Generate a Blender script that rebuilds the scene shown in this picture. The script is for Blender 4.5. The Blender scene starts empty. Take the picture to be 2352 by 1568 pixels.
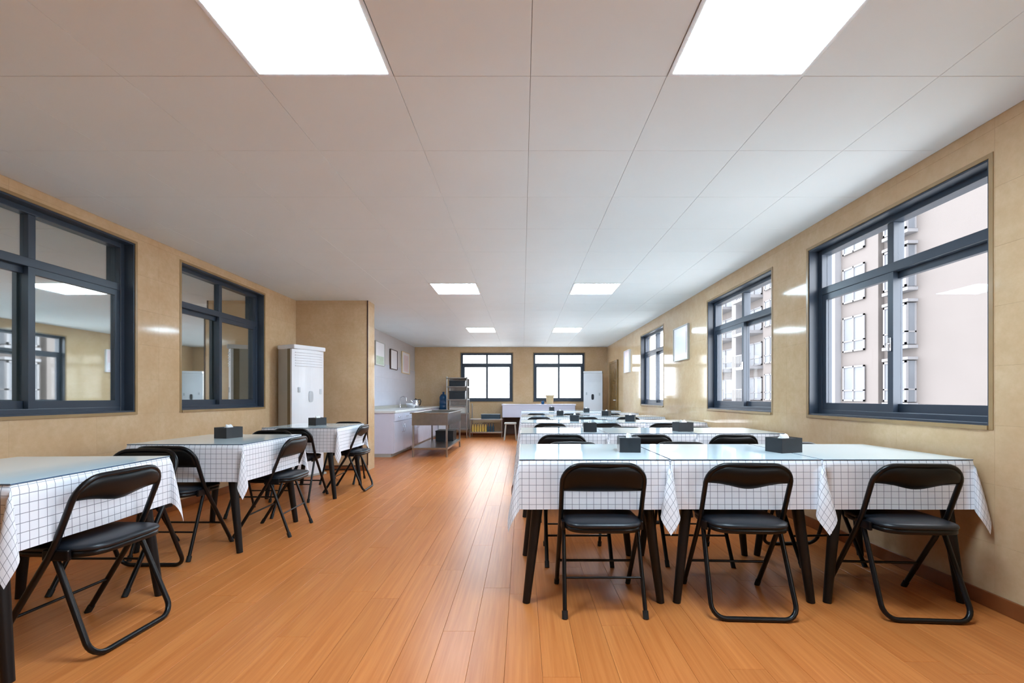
import bpy, bmesh, math, random
from mathutils import Vector, Matrix
random.seed(7)
R = math.radians
SC = bpy.context.scene
COL = SC.collection

# ------------------------------------------------------------------ camera, sky, exposure
EYE = 1.072
cam_d = bpy.data.cameras.new('camera')
cam = bpy.data.objects.new('camera', cam_d)
COL.objects.link(cam)
cam.location = (0, 0, EYE)
cam.rotation_euler = (R(90), 0, 0)
cam_d.sensor_width = 36.0
cam_d.lens = 1037 / 2352 * 36.0
cam_d.shift_x = -24 / 2352
cam_d.shift_y = 128 / 2352
cam_d.clip_start = 0.05
cam_d.clip_end = 400
SC.camera = cam

world = bpy.data.worlds.new('overcast_sky')
SC.world = world
world.use_nodes = True
wb = world.node_tree.nodes['Background']
wb.inputs['Color'].default_value = (0.93, 0.96, 1.0, 1)      # even white overcast
wb.inputs['Strength'].default_value = 7.5

LAMP_STRENGTH = 34.0
SC.view_settings.view_transform = 'Standard'
SC.view_settings.look = 'None'
SC.view_settings.gamma = 1.0
SC.view_settings.use_curve_mapping = False
SC.view_settings.exposure = 0.5

# ------------------------------------------------------------------ materials
def lin(r, g, b):
    f = lambda c: (c / 255 / 12.92) if c / 255 <= 0.04045 else ((c / 255 + 0.055) / 1.055) ** 2.4
    return (f(r), f(g), f(b), 1)

class NT:
    def __init__(s, name):
        s.m = bpy.data.materials.new(name)
        s.m.use_nodes = True
        s.t = s.m.node_tree
        s.b = s.t.nodes['Principled BSDF']
    def n(s, typ, **kw):
        x = s.t.nodes.new(typ)
        for k, v in kw.items():
            setattr(x, k, v)
        return x
    def l(s, a, b):
        s.t.links.new(a, b)
    def math(s, op, a, b=None):
        x = s.n('ShaderNodeMath', operation=op)
        for i, v in enumerate((a, b)):
            if v is None: continue
            if isinstance(v, (int, float)): x.inputs[i].default_value = v
            else: s.l(v, x.inputs[i])
        return x.outputs[0]
    def mix(s, fac, a, b):
        x = s.n('ShaderNodeMix', data_type='RGBA')
        if isinstance(fac, (int, float)): x.inputs[0].default_value = fac
        else: s.l(fac, x.inputs[0])
        for i, v in ((6, a), (7, b)):
            if isinstance(v, tuple): x.inputs[i].default_value = v
            else: s.l(v, x.inputs[i])
        return x.outputs[2]
    def noise(s, vec, scale, detail=3, rough=0.5):
        x = s.n('ShaderNodeTexNoise')
        x.inputs['Scale'].default_value = scale
        x.inputs['Detail'].default_value = detail
        x.inputs['Roughness'].default_value = rough
        if vec is not None: s.l(vec, x.inputs['Vector'])
        return x.outputs[0]
    def ramp(s, fac, p0, p1):
        x = s.n('ShaderNodeMapRange')
        x.inputs[1].default_value = p0; x.inputs[2].default_value = p1
        s.l(fac, x.inputs[0])
        return x.outputs[0]
    def bump(s, h, strength, dist=0.01):
        x = s.n('ShaderNodeBump')
        x.inputs['Strength'].default_value = strength
        x.inputs['Distance'].default_value = dist
        s.l(h, x.inputs['Height'])
        s.l(x.outputs[0], s.b.inputs['Normal'])

def plain(name, col, rough=0.5, metal=0.0, spec=0.5, var=0.06, vscale=6.0):
    k = NT(name)
    k.b.inputs['Roughness'].default_value = rough
    k.b.inputs['Metallic'].default_value = metal
    k.b.inputs['Specular IOR Level'].default_value = spec
    tc = k.n('ShaderNodeTexCoord')
    nz = k.ramp(k.noise(tc.outputs['Object'], vscale), 0.3, 0.7)
    dark = tuple(c * (1 - var) for c in col[:3]) + (1,)
    lite = tuple(min(1, c * (1 + var)) for c in col[:3]) + (1,)
    k.l(k.mix(nz, dark, lite), k.b.inputs['Base Color'])
    return k.m

def stone_tile(name, a, b, c, rough):
    k = NT(name)
    pos = k.n('ShaderNodeNewGeometry').outputs['Position']
    oi = k.n('ShaderNodeObjectInfo')
    n1 = k.ramp(k.noise(pos, 3.2, 5, 0.6), 0.32, 0.68)
    n2 = k.ramp(k.noise(pos, 22, 5, 0.65), 0.35, 0.7)
    base = k.mix(n1, a, b)
    base = k.mix(k.math('MULTIPLY', n2, 0.45), base, c)
    hs = k.n('ShaderNodeHueSaturation')
    k.l(base, hs.inputs['Color'])
    k.l(k.math('ADD', k.math('MULTIPLY', oi.outputs['Random'], 0.03), 0.985), hs.inputs['Value'])
    k.l(hs.outputs[0], k.b.inputs['Base Color'])
    k.b.inputs['Roughness'].default_value = rough
    k.b.inputs['Specular IOR Level'].default_value = 0.22
    k.bump(k.noise(pos, 1.6, 1), 0.05, 0.02)
    return k.m

def wood_floor():
    k = NT('orange_wood_laminate')
    geo = k.n('ShaderNodeNewGeometry')
    oi = k.n('ShaderNodeObjectInfo')
    rnd = k.math('FRACT', k.math('ADD', oi.outputs['Random'], geo.outputs['Random Per Island']))
    off = k.n('ShaderNodeCombineXYZ')
    k.l(k.math('MULTIPLY', rnd, 17.0), off.inputs[0])
    k.l(k.math('MULTIPLY', rnd, 31.0), off.inputs[1])
    va = k.n('ShaderNodeVectorMath', operation='ADD')
    k.l(geo.outputs['Position'], va.inputs[0]); k.l(off.outputs[0], va.inputs[1])
    mp = k.n('ShaderNodeMapping')
    mp.inputs['Scale'].default_value = (55, 1.6, 1)
    k.l(va.outputs[0], mp.inputs['Vector'])
    g1 = k.ramp(k.noise(mp.outputs[0], 1.0, 4, 0.6), 0.3, 0.72)
    mp2 = k.n('ShaderNodeMapping')
    mp2.inputs['Scale'].default_value = (9, 0.5, 1)
    k.l(va.outputs[0], mp2.inputs['Vector'])
    g2 = k.ramp(k.noise(mp2.outputs[0], 1.0, 3), 0.3, 0.7)
    base = k.mix(g1, lin(182, 104, 50), lin(210, 134, 74))
    base = k.mix(k.math('MULTIPLY', g2, 0.4), base, lin(190, 106, 50))
    hs = k.n('ShaderNodeHueSaturation')
    k.l(base, hs.inputs['Color'])
    k.l(k.math('ADD', k.math('MULTIPLY', rnd, 0.12), 0.94), hs.inputs['Value'])
    k.l(hs.outputs[0], k.b.inputs['Base Color'])
    k.b.inputs['Roughness'].default_value = 0.33
    k.b.inputs['Specular IOR Level'].default_value = 0.25
    k.bump(g1, 0.06, 0.001)
    return k.m

def checked_cloth():
    k = NT('white_checked_cloth')
    uv = k.n('ShaderNodeUVMap'); uv.uv_map = 'flat'
    sp = k.n('ShaderNodeSeparateXYZ')
    k.l(uv.outputs[0], sp.inputs[0])
    u = k.math('FRACT', k.math('DIVIDE', sp.outputs[0], 0.037))
    v = k.math('FRACT', k.math('DIVIDE', sp.outputs[1], 0.034))
    lu = k.math('LESS_THAN', u, 0.072)
    lv = k.math('LESS_THAN', v, 0.072)
    line = k.math('MAXIMUM', lu, lv)
    k.l(k.mix(k.math('MULTIPLY', line, 0.8), lin(232, 232, 238), lin(88, 92, 108)), k.b.inputs['Base Color'])
    k.b.inputs['Roughness'].default_value = 0.75
    k.b.inputs['Specular IOR Level'].default_value = 0.25
    k.bump(k.noise(uv.outputs[0], 5, 2), 0.25, 0.02)
    return k.m

def pane_glass(name, reflect, tint, gain=1.0):
    """thin window glass: mirror share rises with the grazing angle, the rest passes straight through"""
    k = NT(name)
    k.t.nodes.remove(k.b)
    out = [n for n in k.t.nodes if n.type == 'OUTPUT_MATERIAL'][0]
    tr = k.n('ShaderNodeBsdfTransparent'); tr.inputs[0].default_value = tint
    gl = k.n('ShaderNodeBsdfGlossy'); gl.inputs['Roughness'].default_value = 0.02
    gl.inputs['Color'].default_value = (0.93, 0.97, 0.97, 1)
    geo = k.n('ShaderNodeNewGeometry')
    dt = k.n('ShaderNodeVectorMath', operation='DOT_PRODUCT')
    k.l(geo.outputs['Normal'], dt.inputs[0]); k.l(geo.outputs['Incoming'], dt.inputs[1])
    sch = k.math('ADD', k.math('MULTIPLY', k.math('POWER', k.math('SUBTRACT', 1.0, k.math('ABSOLUTE', dt.outputs['Value'])), 5.0), 0.96), 0.04)
    nz = k.noise(geo.outputs['Position'], 2.0, 1)
    fac = k.math('ADD', k.math('MULTIPLY', sch, gain * (1.0 - reflect)), k.math('ADD', reflect, k.math('MULTIPLY', nz, 0.01)))
    fac = k.math('MINIMUM', fac, 1.0)
    mx = k.n('ShaderNodeMixShader')
    k.l(fac, mx.inputs[0]); k.l(tr.outputs[0], mx.inputs[1]); k.l(gl.outputs[0], mx.inputs[2])
    k.l(mx.outputs[0], out.inputs['Surface'])
    return k.m

def emitter(name, col, strength):
    k = NT(name)
    k.b.inputs['Base Color'].default_value = col
    k.b.inputs['Emission Color'].default_value = col
    k.b.inputs['Emission Strength'].default_value = strength
    return k.m

M = {}
M['tile'] = stone_tile('beige_stone_tile', lin(204, 172, 134), lin(214, 186, 151), lin(190, 158, 119), 0.08)
M['kitchen_tile'] = plain('pale_kitchen_tile', lin(214, 212, 222), 0.12, var=0.02)
M['kitchen_paint'] = plain('grey_mauve_paint', lin(196, 188, 186), 0.5, var=0.03)
M['plaster'] = plain('beige_plaster', lin(196, 176, 140), 0.7, var=0.04)
M['grout'] = plain('tile_grout', lin(190, 164, 126), 0.9)
M['corridor'] = plain('corridor_paint', lin(214, 212, 204), 0.8, var=0.04)
M['ceil'] = plain('ceiling_panel_white', lin(233, 240, 243), 0.6, var=0.012, vscale=2)
M['ceil_gap'] = plain('ceiling_joint', lin(104, 102, 100), 0.9)
M['floor'] = wood_floor()
M['floor_base'] = plain('floor_joint_dark', lin(120, 68, 36), 0.8)
M['skirting'] = plain('brown_wood_skirting', lin(136, 78, 42), 0.35, var=0.12, vscale=9)
M['frame'] = plain('slate_window_frame', lin(50, 60, 74), 0.35, var=0.05)
M['reveal'] = plain('tan_window_trim', lin(160, 132, 94), 0.25, var=0.1)
M['glass'] = pane_glass('clear_window_glass', 0.0, (0.96, 0.97, 0.98, 1), 0.08)
M['dark_glass'] = pane_glass('reflective_window_glass', 0.58, (0.88, 0.92, 0.9, 1))
M['chrome'] = plain('chrome', lin(215, 215, 220), 0.15, 1.0)
M['steel'] = plain('brushed_stainless_steel', lin(176, 174, 172), 0.28, 1.0, var=0.08, vscale=14)
M['black_tube'] = plain('black_painted_tube', lin(13, 13, 16), 0.3, spec=0.35, var=0.1)
M['black_vinyl'] = plain('black_vinyl', lin(13, 13, 14), 0.4, spec=0.3, var=0.12)
M['seat_vinyl'] = plain('blue_black_vinyl', lin(22, 26, 33), 0.38, spec=0.45, var=0.12)
M['rubber'] = plain('black_rubber', lin(16, 16, 17), 0.7)
M['table_black'] = plain('black_table_paint', lin(16, 16, 18), 0.42, spec=0.35, var=0.1)
M['cloth'] = checked_cloth()
M['table_glass'] = plain('frosted_table_glass', lin(226, 242, 248), 0.045, spec=0.75, var=0.015, vscale=2)
M['glass_edge'] = plain('dark_glass_edge', lin(84, 104, 128), 0.1)
M['box_black'] = plain('charcoal_leatherette', lin(30, 35, 41), 0.4, var=0.08, vscale=30)
M['tissue'] = plain('white_tissue', lin(240, 240, 240), 0.9, var=0.02)
M['white_plastic'] = plain('white_plastic', lin(236, 236, 240), 0.25, var=0.015)
M['grey_plastic'] = plain('grey_plastic', lin(178, 174, 166), 0.4, var=0.03)
M['tan_plastic'] = plain('taupe_plastic', lin(128, 112, 86), 0.5, var=0.05)
M['display_grey'] = plain('pale_grey_display', lin(196, 200, 206), 0.2)
M['display_dark'] = plain('dark_display', lin(52, 52, 60), 0.2)
M['cabinet'] = plain('lavender_white_laminate', lin(214, 212, 228), 0.25, var=0.02)
M['marble'] = plain('white_marble', lin(226, 226, 224), 0.15, var=0.05, vscale=3)
M['blue'] = plain('dark_blue_plastic', lin(18, 74, 120), 0.25, var=0.1)
M['navy'] = plain('dark_teal_plastic', lin(36, 58, 72), 0.4, var=0.1)
M['oil'] = plain('yellow_oil', lin(214, 172, 84), 0.15, var=0.1)
M['brown'] = plain('dark_brown', lin(70, 44, 34), 0.4)
M['kraft'] = plain('beige_kraft', lin(222, 196, 154), 0.7, var=0.05)
M['door'] = plain('brown_door_wood', lin(128, 98, 56), 0.25, var=0.14, vscale=5)
M['paper'] = plain('white_paper', lin(236, 230, 232), 0.3, var=0.02)
M['pink_paper'] = plain('pale_pink_paper', lin(230, 206, 208), 0.4, var=0.04)
M['photo_green'] = plain('pale_green_print', lin(188, 200, 178), 0.4, var=0.1, vscale=18)
M['facade'] = plain('peach_render', lin(92, 86, 84), 0.9, var=0.03, vscale=0.4)
M['facade_white'] = plain('white_render', lin(106, 105, 108), 0.8, var=0.02)
M['far_glass'] = plain('grey_far_glass', lin(86, 89, 95), 0.5, var=0.1, vscale=1)  # kept near the wall tone: haze is put into the colour
M['ground'] = plain('pale_paving', lin(186, 184, 180), 0.9, var=0.1, vscale=0.3)  # unseen ground, made pale to bounce daylight up to the ceiling
M['lamp'] = emitter('lamp_diffuser', (0.63, 0.84, 1.0, 1), LAMP_STRENGTH)
M['lamp_frame'] = plain('white_lamp_frame', lin(226, 226, 226), 0.4)

# ------------------------------------------------------------------ mesh helpers
class MB:
    """collects shapes into one mesh"""
    def __init__(s):
        s.v, s.f, s.mi, s.sm = [], [], [], []
    def add(s, verts, faces, mi=0, smooth=False):
        o = len(s.v)
        s.v += [tuple(p) for p in verts]
        for f in faces:
            s.f.append(tuple(i + o for i in f)); s.mi.append(mi); s.sm.append(smooth)
        return s
    def box(s, a, b, mi=0):
        x0, y0, z0 = (min(a[i], b[i]) for i in range(3))
        x1, y1, z1 = (max(a[i], b[i]) for i in range(3))
        v = [(x0, y0, z0), (x1, y0, z0), (x1, y1, z0), (x0, y1, z0), (x0, y0, z1), (x1, y0, z1), (x1, y1, z1), (x0, y1, z1)]
        return s.add(v, [(0, 3, 2, 1), (4, 5, 6, 7), (0, 1, 5, 4), (1, 2, 6, 5), (2, 3, 7, 6), (3, 0, 4, 7)], mi)
    def rbox(s, a, b, r=0.006, mi=0):
        """box with chamfered edges"""
        bm = bmesh.new()
        bmesh.ops.create_cube(bm, size=1)
        c = [(a[i] + b[i]) / 2 for i in range(3)]
        d = [abs(a[i] - b[i]) for i in range(3)]
        for w in bm.verts:
            w.co = Vector([c[i] + w.co[i] * d[i] for i in range(3)])
        bmesh.ops.bevel(bm, geom=bm.edges[:], offset=min(r, min(d) * 0.45), segments=2, affect='EDGES', profile=0.6)
        bm.verts.index_update()
        s.add([w.co for w in bm.verts], [[w.index for w in f.verts] for f in bm.faces], mi)
        bm.free()
        return s
    def tube(s, pts, r, n=8, mi=0, r1=None):
        pts = [Vector(p) for p in pts]
        rings = []
        t = (pts[1] - pts[0]).normalized()
        up = Vector((1, 0, 0)) if abs(t.x) < 0.8 else Vector((0, 0, 1))
        nrm = (up - t * up.dot(t)).normalized()
        for i, p in enumerate(pts):
            if i == 0: t = pts[1] - pts[0]
            elif i == len(pts) - 1: t = pts[-1] - pts[-2]
            else: t = (pts[i + 1] - p).normalized() + (p - pts[i - 1]).normalized()
            t.normalize()
            nrm = (nrm - t * nrm.dot(t)).normalized()
            bi = t.cross(nrm)
            rr = r if r1 is None else r + (r1 - r) * i / (len(pts) - 1)
            rings.append([p + (nrm * math.cos(2 * math.pi * k / n) + bi * math.sin(2 * math.pi * k / n)) * rr for k in range(n)])
        v = [q for ring in rings for q in ring]
        f = []
        for i in range(len(rings) - 1):
            for k in range(n):
                f.append((i * n + k, i * n + (k + 1) % n, (i + 1) * n + (k + 1) % n, (i + 1) * n + k))
        s.add(v, f, mi, True)
        s.add(rings[0], [tuple(range(n - 1, -1, -1))], mi)
        s.add(rings[-1], [tuple(range(n))], mi)
        return s
    def lathe(s, prof, c=(0, 0, 0), n=16, mi=0):
        v, f = [], []
        for r, z in prof:
            for k in range(n):
                a = 2 * math.pi * k / n
                v.append((c[0] + r * math.cos(a), c[1] + r * math.sin(a), c[2] + z))
        for i in range(len(prof) - 1):
            for k in range(n):
                f.append((i * n + k, i * n + (k + 1) % n, (i + 1) * n + (k + 1) % n, (i + 1) * n + k))
        s.add(v, f, mi, True)
        m = len(prof) - 1
        s.add([v[k] for k in range(n)], [tuple(range(n - 1, -1, -1))], mi)
        s.add([v[m * n + k] for k in range(n)], [tuple(range(n))], mi)
        return s
    def mesh(s, name, mats):
        me = bpy.data.meshes.new(name)
        me.from_pydata(s.v, [], s.f)
        for m in (mats if isinstance(mats, (list, tuple)) else [mats]):
            me.materials.append(m)
        me.polygons.foreach_set('material_index', s.mi)
        me.polygons.foreach_set('use_smooth', s.sm)
        me.update()
        return me
    def build(s, name, mats, parent=None, loc=None, label=None):
        return link(name, s.mesh(name, mats), parent, loc, label)

def link(name, me, parent=None, loc=None, label=None):
    o = bpy.data.objects.new(name, me)
    COL.objects.link(o)
    if parent is not None: o.parent = parent
    if loc is not None: o.location = loc
    if label: o['label'] = label
    return o

def thing(name, label, cat, loc=(0, 0, 0), rz=0.0, group=None):
    o = bpy.data.objects.new(name, None)
    o.empty_display_size = 0.1
    COL.objects.link(o)
    o.location = loc
    o.rotation_euler = (0, 0, rz)
    tag(o, label, cat, group)
    return o

def tag(o, label, cat, group=None):
    o['label'] = label
    o['category'] = cat
    if group: o['group'] = group
    return o

def structure(o):
    o['kind'] = 'structure'
    return o

def copy_thing(src, loc, rz, label, group=None, name=None):
    def rec(o, parent):
        c = o.copy()
        COL.objects.link(c)
        c.parent = parent
        for ch in o.children: rec(ch, c)
        return c
    r = rec(src, None)
    r.location = loc
    r.rotation_euler = (0, 0, rz)
    r['label'] = label
    if group: r['group'] = group
    return r

# ------------------------------------------------------------------ the room
XL, XR, YB, YF, H = -3.31, 2.385, -2.2, 12.73, 2.484
STUB_X, STUB_Y0, STUB_Y1, KX = -2.258, 6.596, 6.887, -3.03
T = 0.2

# floor planks
PW, PL = 0.147, 1.2
floor = structure(MB().box((XL - T, YB, -0.2), (XR + T, YF + T, -0.012)).build('floor', M['floor_base']))
cols = []
x = -0.07 + PW * math.floor((XL + 0.07) / PW)
planks = []
ci = 0
while x < XR:
    x0, x1 = max(x, XL), min(x + PW, XR)
    if x1 - x0 > 0.01:
        y = YB - ((ci * 0.47 + 0.13 * ((ci * 7) % 5)) % PL)
        while y < YF:
            y0, y1 = max(y, YB), min(y + PL, YF)
            if y1 - y0 > 0.02: planks.append((x0, x1, y0, y1))
            y += PL
    x += PW
    ci += 1
def plank_shape(mb, x0, x1, y0, y1, cx=0, cy=0):
    g, c = 0.0004, 0.0008
    x0 += g - cx; x1 -= g + cx; y0 += g - cy; y1 -= g + cy
    v = [(x0, y0, -0.012), (x1, y0, -0.012), (x1, y1, -0.012), (x0, y1, -0.012),
         (x0, y0, -c), (x1, y0, -c), (x1, y1, -c), (x0, y1, -c),
         (x0 + c, y0 + c, 0), (x1 - c, y0 + c, 0), (x1 - c, y1 - c, 0), (x0 + c, y1 - c, 0)]
    f = [(8, 9, 10, 11)]
    for k in range(4):
        n = (k + 1) % 4
        f.append((k, n, 4 + n, 4 + k)); f.append((4 + k, 4 + n, 8 + n, 8 + k))
    mb.add(v, f)
def plank_key(p):
    cx, cy = (p[0] + p[1]) / 2, (p[2] + p[3]) / 2
    vis = cy > 0.9 and abs(cx) < 1.25 * max(cy, 0) + 0.3
    return (0 if vis else 1, cy)
planks.sort(key=plank_key)
pm = {}
for p in planks[:296]:
    w, l = round(p[1] - p[0], 4), round(p[3] - p[2], 4)
    if (w, l) not in pm:
        mb = MB(); plank_shape(mb, 0, w, 0, l, w / 2, l / 2)
        pm[(w, l)] = mb.mesh('plank', M['floor'])
    link('plank', pm[(w, l)], floor, ((p[0] + p[1]) / 2, (p[2] + p[3]) / 2, 0))
mb = MB()
for p in planks[296:]: plank_shape(mb, *p)
rest = mb.build('plank_field', M['floor'], floor)
rest['kind'] = 'stuff'

# ceiling panels
ceiling = structure(MB().box((XL - T - 2.2, YB, H + 0.014), (XR + T, YF + T, H + 0.2)).build('ceiling', M['ceil_gap']))
CP = 0.6
CX0, CY0 = 0.035, 1.987
def panel_xy(i, j): return CX0 + CP * i, CY0 + CP * j
LAMPS = [(-2, -1), (1, -1), (-2, 6), (1, 6), (-2, 12), (1, 12)]
cm = {}
for i in range(-6, 5):
    for j in range(-9, 19):
        if (i, j) in LAMPS: continue
        x0, y0 = panel_xy(i, j)
        x1, y1 = min(x0 + CP, XR), min(y0 + CP, YF)
        x0, y0 = max(x0, XL), max(y0, YB)
        if x1 - x0 < 0.01 or y1 - y0 < 0.01: continue
        w, l = round(x1 - x0, 4), round(y1 - y0, 4)
        if (w, l) not in cm:
            g, c = 0.0009, 0.0012
            a, b = w / 2 - g, l / 2 - g
            v = [(-a, -b, 0.014), (a, -b, 0.014), (a, b, 0.014), (-a, b, 0.014), (-a, -b, c), (a, -b, c), (a, b, c), (-a, b, c),
                 (-a + c, -b + c, 0), (a - c, -b + c, 0), (a - c, b - c, 0), (-a + c, b - c, 0)]
            f = [(11, 10, 9, 8)]
            for k in range(4):
                n = (k + 1) % 4
                f.append((k, 4 + k, 4 + n, n)); f.append((4 + k, 8 + k, 8 + n, 4 + n))
            cm[(w, l)] = MB().add(v, f).mesh('ceiling_panel', M['ceil'])
        link('ceiling_panel', cm[(w, l)], ceiling, ((x0 + x1) / 2, (y0 + y1) / 2, H))

# walls: solid segments around openings, tiles proud of them
def split_rect(rect, holes):
    """rect minus holes -> list of rects (u0,u1,z0,z1)"""
    out = [rect]
    for h in holes:
        nxt = []
        for (a, b, c, d) in out:
            if h[0] >= b - 1e-6 or h[1] <= a + 1e-6 or h[2] >= d - 1e-6 or h[3] <= c + 1e-6:
                nxt.append((a, b, c, d)); continue
            if h[2] > c + 1e-6: nxt.append((a, b, c, h[2]))
            if h[3] < d - 1e-6: nxt.append((a, b, h[3], d))
            z0, z1 = max(c, h[2]), min(d, h[3])
            if h[0] > a + 1e-6: nxt.append((a, h[0], z0, z1))
            if h[1] < b - 1e-6: nxt.append((h[1], b, z0, z1))
        out = nxt
    return out

TD = 0.008
tile_meshes = {}
def tile_piece(w, h, gl, gr, gb, gt, mat):
    key = (round(w, 3), round(h, 3), gl, gr, gb, gt, mat.name)
    if key not in tile_meshes:
        g, c = 0.0002, 0.0004
        a0, a1 = (g if gl else 0), w - (g if gr else 0)
        b0, b1 = (g if gb else 0), h - (g if gt else 0)
        v = [(a0, 0, b0), (a1, 0, b0), (a1, 0, b1), (a0, 0, b1)]
        v += [(a0, -TD + c, b0), (a1, -TD + c, b0), (a1, -TD + c, b1), (a0, -TD + c, b1)]
        i0, i1, j0, j1 = (c if gl else 0), (c if gr else 0), (c if gb else 0), (c if gt else 0)
        v += [(a0 + i0, -TD, b0 + j0), (a1 - i1, -TD, b0 + j0), (a1 - i1, -TD, b1 - j1), (a0 + i0, -TD, b1 - j1)]
        f = [(8, 9, 10, 11)]
        for k in range(4):
            n = (k + 1) % 4
            f.append((k, n, 4 + n, 4 + k)); f.append((4 + k, 4 + n, 8 + n, 8 + k))
        tile_meshes[key] = MB().add(v, f).mesh('tile', mat)
    return tile_meshes[key]

def make_wall(name, origin, rz, length, openings, thick=T, base_mat=None, tile=None, tu=(0.6, 0.0), tz=(0.3, 0.03), urange=None, zmax=None):
    """wall with local u along it, +y outward; its face of tiles lies at local y=0"""
    root_m = MB()
    for (a, b, c, d) in split_rect((0, length, 0, H + 0.014), openings):
        root_m.box((a, TD, c), (b, thick, d))
    o = structure(root_m.build(name, base_mat or M['grout']))
    o.location = origin
    o.rotation_euler = (0, 0, rz)
    if tile:
        u_lo, u_hi = urange or (0, length)
        zm = zmax or H
        k = math.floor((u_lo - tu[1]) / tu[0])
        while tu[1] + k * tu[0] < u_hi:
            a, b = tu[1] + k * tu[0], tu[1] + (k + 1) * tu[0]
            m = -1
            while tz[1] + m * tz[0] < zm:
                c, d = tz[1] + m * tz[0], tz[1] + (m + 1) * tz[0]
                cell = (max(a, u_lo), min(b, u_hi), max(c, 0), min(d, zm))
                if cell[1] - cell[0] > 0.004 and cell[3] - cell[2] > 0.004:
                    for q in split_rect(cell, openings):
                        me = tile_piece(q[1] - q[0], q[3] - q[2], abs(q[0] - a) < 1e-6, abs(q[1] - b) < 1e-6, abs(q[2] - c) < 1e-6, abs(q[3] - d) < 1e-6, tile)
                        link('tile', me, o, (q[0], TD, q[2]))
                m += 1
            k += 1
        for (a, b, c, d) in []: pass
    return o

# openings in local wall coordinates
WR = [(2.285, 3.79, 0.905, 2.315), (4.30, 5.84, 0.905, 2.315), (7.62, 9.12, 0.905, 2.315), (-1.1, 0.4, 0.905, 2.315)]         # right wall, in world y; the last, unseen window is added for daylight
WL = [(2.38, 3.88, 0.925, 2.405), (4.36, 5.81, 0.925, 2.405)]                                      # left wall, in world y
WF = [(-1.76, -0.255, 0.93, 2.34), (0.292, 1.77, 0.93, 2.34)]                                      # far wall, in world x
# right wall: u runs from far to near; u = YF - y
wall_right = make_wall('wall_right', (XR, YF, 0), R(-90), YF - YB, [(YF - b, YF - a, c, d) for a, b, c, d in WR], tile=M['tile'], tu=(0.6, 0.25), urange=(0, YF - 1.2))
# left wall: u = y - YB
wall_left = make_wall('wall_left', (XL, YB, 0), R(90), STUB_Y1 - YB, [(a - YB, b - YB, c, d) for a, b, c, d in WL], tile=M['tile'], tu=(0.6, 0.31), urange=(1.2 - YB, STUB_Y0 - YB))
wall_far = make_wall('wall_far', (KX - T, YF, 0), 0, XR + T - KX + T, [(a - KX + T, b - KX + T, c, d) for a, b, c, d in WF], tile=M['tile'], tu=(0.6, 0.2), urange=(T, XR - KX + T))
# partition stub: front face (towards camera) and end face
ws = structure(MB().box((XL, STUB_Y0 + TD, 0), (STUB_X - TD, STUB_Y1, H + 0.014)).build('wall_partition', M['grout']))
def tile_face(parent, origin, rz, u1, tu0, tile, zmax=H):
    e = Matrix.Translation(origin) @ Matrix.Rotation(rz, 4, 'Z')
    u = tu0 - 0.6
    while u < u1:
        z = -0.27
        while z < zmax:
            q = (max(u, 0), min(u + 0.6, u1), max(z, 0), min(z + 0.3, zmax))
            if q[1] - q[0] > 0.01 and q[3] - q[2] > 0.01:
                t = link('tile', tile_piece(q[1] - q[0], q[3] - q[2], True, True, True, True, tile), parent)
                t.matrix_local = e @ Matrix.Translation((q[0], TD, q[2]))
            z += 0.3
        u += 0.6
tile_face(ws, (XL, STUB_Y0, 0), 0, STUB_X - XL, 0.45, M['tile'])
tile_face(ws, (STUB_X, STUB_Y0, 0), R(-90) + math.pi, STUB_Y1 - STUB_Y0, 0.6, M['tile'])
# kitchen wall
wk = structure(MB().box((KX - T, STUB_Y1, 0), (KX - TD, YF, H + 0.014)).build('wall_kitchen', M['kitchen_paint']))
KY = YF - STUB_Y1
k = 0.0
while k < KY:
    for m in range(6):
        w = min(0.6, KY - k)
        t = link('tile', tile_piece(w, 0.3, True, True, True, True, M['kitchen_tile']), wk)
        t.matrix_local = Matrix.Translation((KX - TD, STUB_Y1 + k, m * 0.3)) @ Matrix.Rotation(R(90), 4, 'Z')
    k += 0.6
structure(MB().box((XL - T, YB - T, 0), (XR + T, YB, H + 0.2)).build('wall_back', M['plaster']))
# corridor beyond the left windows
cb = MB()
cb.box((XL - T - 1.9, YB, -0.2), (XL - T - 1.8, STUB_Y1 + T, H + 0.014))
cb.box((XL - T - 1.9, YB - T, -0.2), (XL - T, YB, H + 0.014))
cb.box((XL - T - 1.9, STUB_Y1, -0.2), (XL, STUB_Y1 + T, H + 0.014))
structure(cb.build('wall_corridor', M['corridor']))
structure(MB().box((XL - T - 1.9, YB, -0.2), (XL - T, STUB_Y1 + T, 0)).build('floor_corridor', M['corridor']))

# baseboards
def base(name, a, b): structure(MB().rbox(a, b, 0.004).build(name, M['skirting']))
base('baseboard_right', (XR - 0.014, YB, 0), (XR, YF, 0.08))
base('baseboard_left', (XL, YB, 0), (XL + 0.014, STUB_Y0, 0.08))
base('baseboard_partition', (XL + 0.014, STUB_Y0 - 0.014, 0), (STUB_X + 0.001, STUB_Y0, 0.08))
base('baseboard_far', (KX, YF - 0.014, 0), (XR - 0.014, YF, 0.08))
structure(MB().box((STUB_X - 0.012, STUB_Y0 - 0.006, 0.08), (STUB_X + 0.003, STUB_Y0 + 0.006, H)).build('trim_1', M['brown']))

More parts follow.
